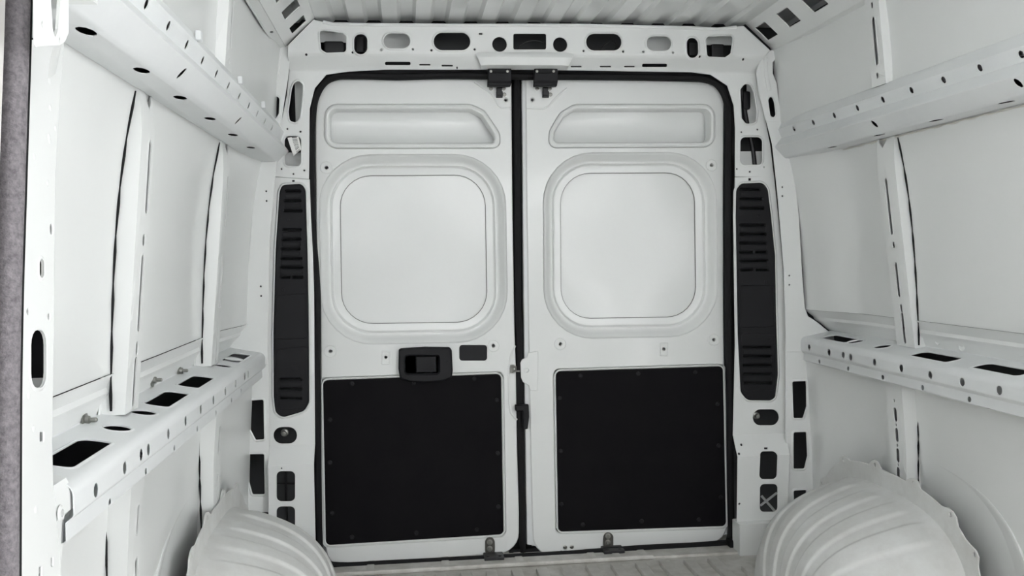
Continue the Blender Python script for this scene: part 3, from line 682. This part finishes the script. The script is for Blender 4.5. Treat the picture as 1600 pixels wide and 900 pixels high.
out1 = [(492,124),(799,123),(800.5,300),(804,520),(806,570),(808,700),(811,800),(811,863),(650,875),(512,884),(503,800),(501,560),(500,470),(494,390)]
dr1 = make_door('door_1', 'left white van rear door with black lower panel and inside handle', out1, [.085,0,0,0,0,0,0,.10,0,.055,0,0,0,0], hiL, 20, winL, panL,
    [(510,262),(516.4,549),(771,540.4)], [(602.8,558.4)], [rbox(718.6,540,760,562.6,4,lambda z:0), rbox(796.5,570.5,803.2,583.5,1.5,lambda z:0), circ(d1(790.4,156), .006, 8)],
    [(550,599.5),(646,598),(741,592),(776,625),(515.5,655.6),(777.4,708),(515.5,722.5),(778.6,791.4),(518.5,801.6),(650.5,832.5),(745,827.4),(550,839)])
out2 = [(821,123),(1131.5,124),(1130.5,300),(1131,500),(1134,700),(1136,846),(1040,852),(946,856),(928,860),(904,869),(880,872),(853,869),(833,852),(831,800),(827,620),(824,420),(822,250)]
dr2 = make_door('door_2', 'right white van rear door with black lower panel and latch tab', out2, [0,.085,0,0,0,.06,0,.01,.03,.03,.05,.06,.09,0,0,0,0], hiR, 20, winR, panR,
    [(1112,258),(875.8,537.7),(1115.5,531)], [(1037.5,545.5)], [circ(d1(832,156), .006, 8), fil(D([(873,872),(873,863),(877,859),(881,863),(881,873)]), .004)][:1],
    [(906.7,587),(997,583.6),(1086.4,581.5),(874.3,622),(1121,631),(876,704.5),(1122.4,696),(877,787.5),(1126,776.4),(910.6,819.6),(1002.4,814),(1091.5,811.5)])
# the parts of the left door
def part_sheet(name, matl, parent, pts, r, y, t, b, holes=(), lab=None):
    m = MB(); f = FY(y); o = fil(f.pxs(pts), r, 5); hh = [fil(f.pxs(h), r2, 4) if r2 else h for h, r2 in holes]
    m.sheet(o, hh, lambda a, c, h: (a, y-h, c), t, b); q = m.build(name, matl, parent)
    if lab: q['label'] = lab
    return q
part_sheet('opening_plug', BLACKP, dr1, [(717.5,539),(761,539),(761,563.6),(717.5,563.6)], .011, .004, .003, .001, lab='black rectangular plug')
hp = [(623,546),(626,544),(664,541.5),(702,542),(705.5,546),(707,578),(705.5,590),(690,595),(664,597),(640,595.5),(625,591),(622.5,575)]
hb = part_sheet('inside_handle', BLACKP, dr1, hp, .012, -.002, .022, .006, holes=[([(633.5,555.5),(685,555.5),(685,582.5),(633.5,582.5)], .008)], lab='black plastic inside door handle')
part_sheet('handle_well', BLACKP, hb, [(632,554),(687,554),(687,584),(632,584)], .004, .004, .004, .001)
m = MB(); f = FY(-.014); a0 = f.px(649, 557); a1 = f.px(681.5, 581.5)
m.loft([[(a0[0], -.006, a0[1]), (a0[0], -.006, a1[1]), (a1[0], -.006, a1[1]), (a1[0], -.006, a0[1])], [(a0[0]+.004, -.015, a0[1]-.002), (a0[0]+.004, -.015, a1[1]+.002), (a1[0], -.021, a1[1]+.002), (a1[0], -.021, a0[1]-.002)]], cap_last=True)
m.build('handle_lever', BLACKP, hb, weighted=False)
for (x, y) in [(628.6,568.6),(698.8,567)]:
    a, b = FY(-.02).px(x, y); m = MB(); m.lathe((a, -.0238, b), (0, -1, 0), [(.0065, 0), (.0062, .001), (.0045, .001), (.004, -.003), (.0003, -.003)], 10); m.build('screw_cap', RUBBER, hb, weighted=False)
# pressed channel near the latch, latch loop, upper latches, hinge brackets
m = MB(); m.tube([(*[FD.px(x, y)[0]], .001, FD.px(x, y)[1]) for x, y in [(805,540),(798,556),(795,575),(795,600),(795.5,630),(798,645),(804,653),(808,656)]], .004, 6); m.build('pressed_channel', PAINT, dr1)
m = MB(); m.tube([wp(800,573,-.003), wp(806,573,-.004), wp(806,578.5,-.006), wp(801,580,-.006), wp(812,580,-.006)], .0035, 8); m.box(wp(805,577,.02), (.04, .01, .04)); m.build('latch_striker', ZINC, dr1)
m = MB(); m.box(wp(805,577,.03), (.05, .02, .05)); m.build('latch_pocket', RUBBER, dr1)
def top_latch(door, x0, x1, mir):
    cx = (x0+x1)/2
    p = part_sheet('top_latch', BLACKP, door, [(x0,108.5),(x1,108.5),(x1+.6,128),(x1-1,136),(x0-1,136),(x0-.6,128)], .003, -.06, .018, .003, lab='black plastic top latch cover')
    m = MB(); a = FY(-.08).px(x0-.5, 127.5); b = FY(-.08).px(x1+.5, 127.5); m.tube([(a[0], -.079, a[1]), (b[0], -.079, b[1])], .003, 6); m.build('cover_ridge', BLACKP, p)
    m = MB(); m.box(wp(cx, 113, -.079), (.05, .004, .008), bev=.0015); m.build('cover_slot', RUBBER, p)
    for dx in (-13, 13):
        c = wp(cx+dx, 111.3, -.078); m = MB(); m.lathe(c, (0, -1, 0), [(.005, 0), (.005, .002), (.0003, .003)], 10); m.build('latch_rivet', ZINC, p, weighted=False)
    # bridge to the door below
    m = MB(); m.box(wp(cx, 128, -.045), (.08, .05, .03), bev=.004); m.build('latch_body', BLACKP, p)
    q = part_sheet('latch_hook', DARKM, door, [(cx-4.5,137),(cx+4,137),(cx+4,143),(cx+5.2,144),(cx+5.2,153),(cx-4.8,153),(cx-4.8,144),(cx-4.5,143)], .001, -.004, .012, .002)
    m = MB(); m.box(wp(cx, 149, -.0165), (.016, .004, .003)); m.build('hook_slot', RUBBER, q)
    for (dx, y) in [(-13,138.5),(7,138.5),(8,147.8)]:
        c = wp(cx+dx, y, -.0005); m = MB(); m.lathe(c, (0, -1, 0), [(.0075, 0), (.0075, .0025), (.005, .003), (.0045, .0015), (.0003, .0015)], 12); m.build('latch_screw', ZINC, door, weighted=False)
top_latch(dr1, 762, 798, 1); top_latch(dr2, 834, 870, -1)
m = MB(); m.tube([wp(x, y, .001) for x, y in [(741,128),(752,136),(762,142),(772,152),(778,164),(784,168.5),(799,169)]], .004, 6); m.build('pressed_bead', PAINT, dr1)
m = MB(); m.tube([wp(x, y, .001) for x, y in [(823,169),(850,169.5),(858,165),(866,156),(876,146),(886,138)]], .004, 6); m.build('pressed_bead', PAINT, dr2)
def hinge(door, pl, bs, bolts, lab):
    p = part_sheet('hinge_bracket', STEEL, door, pl, .016, -.003, .005, .0015, lab=lab)
    for (x, y) in bolts:
        c = wp(x, y, -.008); m = MB(); m.lathe(c, (0, -1, 0), [(.011, 0), (.011, .0015), (.008, .002), (.007, .006), (.004, .0065), (.0003, .0055)], 12); m.build('bolt', ZINC, p, weighted=False)
    a = FY(-.04).px((bs[0]+bs[2])/2, (bs[1]+bs[3])/2); w = (bs[2]-bs[0])/425
    m = MB(); m.box((a[0], -.035, a[1]), (w, .065, .013), bev=.003); m.build('hinge_base', DARKM, p)
    for dx in (-.3, .3):
        m = MB(); m.lathe((a[0]+dx*w, -.05, a[1]+.006), (0, 0, 1), [(.006, 0), (.006, .003), (.0003, .004)], 10); m.build('base_bolt', DARKM, p, weighted=False)
hinge(dr1, [(758,848),(758,845),(761,840),(765.5,839),(770,840),(773,845),(773,866),(758,866.5)], (756,864,787,876), [(765.2,847.2),(765.2,857.2)], 'grey steel bottom bracket with two bolts')
hinge(dr2, [(942.5,842),(943,837),(946,832.5),(950,831.5),(954.5,832.5),(958,837),(958,857),(942.5,857.5)], (941,854,974.5,865), [(949.8,837.5),(949.8,847.5)], 'grey steel bottom bracket with two bolts')
# the parts of the right door
tb = part_sheet('striker_tab', PAINT, dr2, [(841,548),(836,549),(824.5,551),(823,558),(815,562),(813,567),(814,590),(817,597),(826,602),(828,610),(840,611)], .006, -.001, .004, .002, holes=[(circ(FY(-.001).px(823,578.5), .0075, 12), 0)])
m = MB(); m.lathe(wp(823,578.5,-.0045), (0, -1, 0), [(.012, 0), (.0115, .002), (.008, .002), (.0075, -.006), (.0003, -.006)], 14); m.build('tab_eyelet', PAINT, tb)
part_sheet('door_catch', BLACKP, dr2, [(804,632),(825,631),(826,650),(823.5,669),(816.5,669.5),(815.5,641),(804.5,641)], .003, -.004, .02, .004, lab='black plastic catch between the doors')
m = MB(); f = FY(.012); pts = [(814.5,122),(815.5,250),(816.5,400),(818,520),(819,620),(821,760),(822.5,850)]
pts2 = [(823,122),(824,250),(825.5,400),(827,520),(829,620),(832,760),(836,852)]
m.loft([[(f.px(*p)[0], .02, f.px(*p)[1]) for p in pts], [(f.px(*p)[0]+.003, .008, f.px(*p)[1]) for p in pts], [(f.px(*p)[0], .004, f.px(*p)[1]) for p in pts2]], closed=False); m.build('door_edge_flange', SATIN, dr2)
m = MB(); f = FY(.0); m.tube([(f.px(x, y)[0], .010, f.px(x, y)[1]) for x, y in [(808,120),(808.6,250),(809,400),(810,480),(812,530),(812.5,620),(814,700),(816.5,800),(817.5,866)]], .0135, 8, flat=.8); m.build('centre_seal', RUBBER, dr1)
m = MB(); m.box((f.px(812, 500)[0], .04, .90), (.07, .012, 1.78)); m.build('centre_backing', RUBBER, dr1)
m = MB(); m.box(wp(820, 866, .02), (.12, .03, .05)); m.build('corner_infill', RUBBER, dr1)
for (x, y) in [(883,855),(893.5,854.4)]:
    m = MB(); m.lathe(wp(x, y, -.0005), (0, -1, 0), [(.0075, 0), (.0075, .002), (.0045, .003), (.004, .001), (.0003, .001)], 12); m.build('latch_screw', ZINC, dr2, weighted=False)
part_sheet('latch_slot', RUBBER, dr2, [(873,872),(873,863),(877,859.5),(881,863),(881.5,873)], .006, -.0005, .002, .0005)
m = MB(); m.tube([wp(876,862,-.003), wp(878,867,-.01), wp(877,873,-.012)], .0035, 6); m.build('latch_pin', ZINC, dr2)
m = MB(); m.box(wp(898, 868, -.008), (.022, .012, .018), bev=.003); m.box(wp(888,866,-.006), (.016, .01, .018), bev=.003); m.build('latch_guide', PAINT, dr2)

# ---------------------------------------------------------------- wheel arches
def wheel_arch(sd, label):
    root = empty('wheel_arch'); tag(root, label, 'wheel arch', 'rear wheel arches')
    xw = 1.045 if sd > 0 else -1.005; xi = .70 if sd > 0 else -.685; YC, A, Bz = -.66, .50, .405
    SK = XR+.108 if sd > 0 else XL-.108
    def prof(ph, k):                       # ph 0 (rear) .. pi (front)
        c, s = math.cos(ph), math.sin(ph); r = (abs(c)**3 + abs(s)**3)**(-1/3)
        return YC + A*k*r*c, Bz*(.35+.65*k if k > .9 else k)*r*s if False else Bz*k*r*s
    nphi, nt = 240, 48; bands = (.71, .378, .024, -.324, -.65)
    m = MB(); sgn = 1 if xi > xw else -1
    def base(ph, t):
        if t < .45: x = t/.45*.70; kk = (.90-.24*x)*(1-x**4)**(1/3)
        else:
            f = (t-.45)/.55; k0 = (.90-.24*.70)*(1-.70**4)**(1/3); kk = k0*(1-f)
            lo_, hi_ = .70, 1.0
            for _ in range(30):
                mid = (lo_+hi_)/2
                if (.90-.24*mid)*(1-mid**4)**(1/3) > kk: lo_ = mid
                else: hi_ = mid
            x = lo_
        c, s_ = math.cos(ph), math.sin(ph); r = (abs(c)**3 + abs(s_)**3)**(-1/3)
        return Vector((xw+(xi-xw)*x, YC + A*r*c*(.45+.137*kk+.413*kk*kk), Bz*r*s_*kk)), r*c
    def pt(i, j):
        ph = math.pi*i/nphi; t = j/nt; p, w = base(ph, t); amp = 0
        for w0 in bands: amp = max(amp, min(1, max(0, (.105-abs(w-w0))/.028)))
        amp *= .0065*min(1, max(0, (t-.06)/.06))*min(1, max(0, (.97-t)/.05))
        if amp > 0:
            e = 1e-3; d1_ = base(min(ph+e, math.pi), t)[0]-base(max(ph-e, 0), t)[0]; d2_ = base(ph, min(t+e, 1))[0]-base(ph, max(t-e, 0))[0]
            n_ = d1_.cross(d2_)
            if n_.length > 1e-12:
                n_.normalize()
                if n_.x*sgn + n_.z < 0: n_ = -n_
                p = p + n_*amp
        return (p.x, p.y, max(p.z, -.01))
    m.grid(lambda a, b: pt(round(a*nphi), round(b*nt)), nphi, nt); m.build('arch_shell', DUSTY, root, ang=60, weighted=False)
    # flange against the wall with fixing tabs
    lo = []; inn = []
    for i in range(81):
        ph = math.pi*i/80; tabw = 0
        for tph in (.62, 1.02, 1.42, 1.85, 2.2, 2.45, 2.75): tabw += .022*math.exp(-((ph-tph)/.055)**4)
        y, z = prof(ph, 1.0); L = math.hypot(y-YC, z); e = .014+tabw
        lo.append((y+(y-YC)/L*e, max(z+z/L*e, -.01))); inn.append((YC+(y-YC)*.88, max(z*.88, -.012)))
    hol = []
    for tph in (.62, 1.02, 1.42, 1.85, 2.2, 2.45, 2.75):
        y, z = prof(tph, 1.0); L = math.hypot(y-YC, z); hol.append(circ((y+(y-YC)/L*.020, z+z/L*.020), .0065, 8))
    sg = -1 if sd > 0 else 1
    m = MB(); m.sheet(lo + inn[::-1], hol, lambda a, b, h: (xw+sg*(h-.004), a, b), .004, .0012); m.build('arch_flange', DUSTY, root)
    # pressed outer wheelhouse ring on the wall skin
    lo = []
    ring_l = [[], [], [], []]
    for i in range(61):
        ph = 1.75 + (math.pi-1.75)*i/60
        for q, (k, h) in enumerate(((1.0, -.01), (1.17, .006), (1.185, .004), (1.19, -.03))):
            y, z = prof(ph, k); ring_l[q].append((SK+sg*(h-.002), y, max(z, -.01)))
    m = MB(); m.loft(ring_l, closed=False); m.build('outer_wheelhouse', PAINT, root)
    return root
wheel_arch(-1, 'dusty white pressed steel wheel arch under the left belt rail')
wheel_arch(1, 'large ribbed white steel wheel arch on the right with tabbed flange')

# ---------------------------------------------------------------- felt covered partition edge at the left
F = FX(-.905)
cen = [(F.px(x, y)) for x, y in [(27,-60),(24,60),(20,180),(16,300),(11,450),(8,600),(7,750),(6,960)]]
cen = open_spline([(-.905, a, b) for a, b in cen], 5)
pr = empty('partition_edge'); tag(pr, 'grey felt-covered rounded partition edge at the far left', 'partition')
m = MB(); m.tube(cen, .0155, 14, up=(1, 0, 0)); m.build('felt_roll', CARPET, pr, weighted=False)
m = MB(); c2 = [(p[0]-.012, p[1]+.046, p[2]) for p in cen]; m.tube(c2, .013, 8, up=(1, 0, 0)); m.build('shadow_strip', RUBBER, pr, weighted=False)  # black strip modelled in place of the shadow beside the felt
m = MB(); c3 = [(p[0]-.012, p[1]-.040, p[2]) for p in cen]; m.tube(c3, .016, 8, up=(1, 0, 0)); m.build('plastic_trim', GREYP, pr, weighted=False)

# ---------------------------------------------------------------- cab behind the camera: its windows are the light source
CABM = mat('dark_cab_trim', (.045, .045, .05), .7)
SEATM = mat('charcoal_seat_cloth', (.05, .05, .055), .9, bump=.3, bscale=400)
LINER = mat('light_grey_headliner', (.55, .55, .54), .9)
m = MB()
m.sheet(rect(-5.0, -.01, YF-.01, 1.97), [fil([(-4.55, 1.0), (-3.05, .98), (-3.05, 1.62), (-3.85, 1.66)], .05)], lambda a, b, h: (-1.0-h, a, b), .03, .002)
tag(m.build('wall_cab_left', LINER), 'grey trimmed left cab side with door window', 'wall', kind='structure')
m = MB()
m.sheet(rect(-5.0, -.01, -2.92, 1.97), [fil([(-4.55, 1.0), (-3.05, .98), (-3.05, 1.62), (-3.85, 1.66)], .05)], lambda a, b, h: (1.10+h, a, b), .03, .002)
tag(m.build('wall_cab_right', LINER), 'grey trimmed right cab side with door window', 'wall', kind='structure')
m = MB(); m.loft([[(-1.02, y, z), (1.08, y, z), (1.08, y, z+.02), (-1.02, y, z+.02)] for y, z in ((YF-.19, 1.975), (-2.9, 1.95), (-3.5, 1.86), (-3.85, 1.74))], True, True)
tag(m.build('ceiling_cab', LINER), 'light grey headliner over the cab', 'ceiling', kind='structure')
m = MB(); m.loft([[(-1.02, y, z), (1.08, y, z), (1.08, y, z-.4), (-1.02, y, z-.4)] for y, z in ((-4.45, .85), (-4.5, 1.0), (-4.8, 1.05), (-5.0, .95))], True, True)
tag(m.build('dashboard', CABM), 'dark plastic dashboard across the cab', 'dashboard')
m = MB(); m.box((.03, -4.0, -.03), (2.1, 2.2, .04)); tag(m.build('floor_cab', CABM), 'dark rubber mat on the cab floor', 'floor', kind='structure')
m = MB(); m.box((.03, -5.06, .35), (2.1, .05, .75)); tag(m.build('wall_cab_front', CABM), 'dark firewall panel below the windscreen', 'wall', kind='structure')
def seat(x, label):
    r = empty('cab_seat'); tag(r, label, 'seat', 'cab seats')
    m = MB(); m.box((x, -4.0, .25), (.46, .50, .44), bev=.05); m.build('seat_base', CABM, r)
    m = MB(); m.box((x, -4.0, .53), (.48, .52, .14), bev=.05); m.build('seat_cushion', SEATM, r)
    m = MB(); R_ = Matrix.Rotation(math.radians(12), 3, 'X'); m.box((x, -3.72, .90), (.47, .13, .70), R_, .06); m.build('backrest', SEATM, r)
    m = MB(); m.box((x, -3.64, 1.40), (.27, .10, .18), None, .045); m.build('headrest', SEATM, r)
    for dx in (-.07, .07):
        m = MB(); m.tube([(x+dx, -3.65, 1.20), (x+dx, -3.64, 1.34)], .007, 8); m.build('headrest_post', ZINC, r)
seat(-.52, 'charcoal cloth driver seat behind the camera'); seat(.10, 'charcoal cloth middle seat in the cab'); seat(.62, 'charcoal cloth passenger seat by the right cab door')
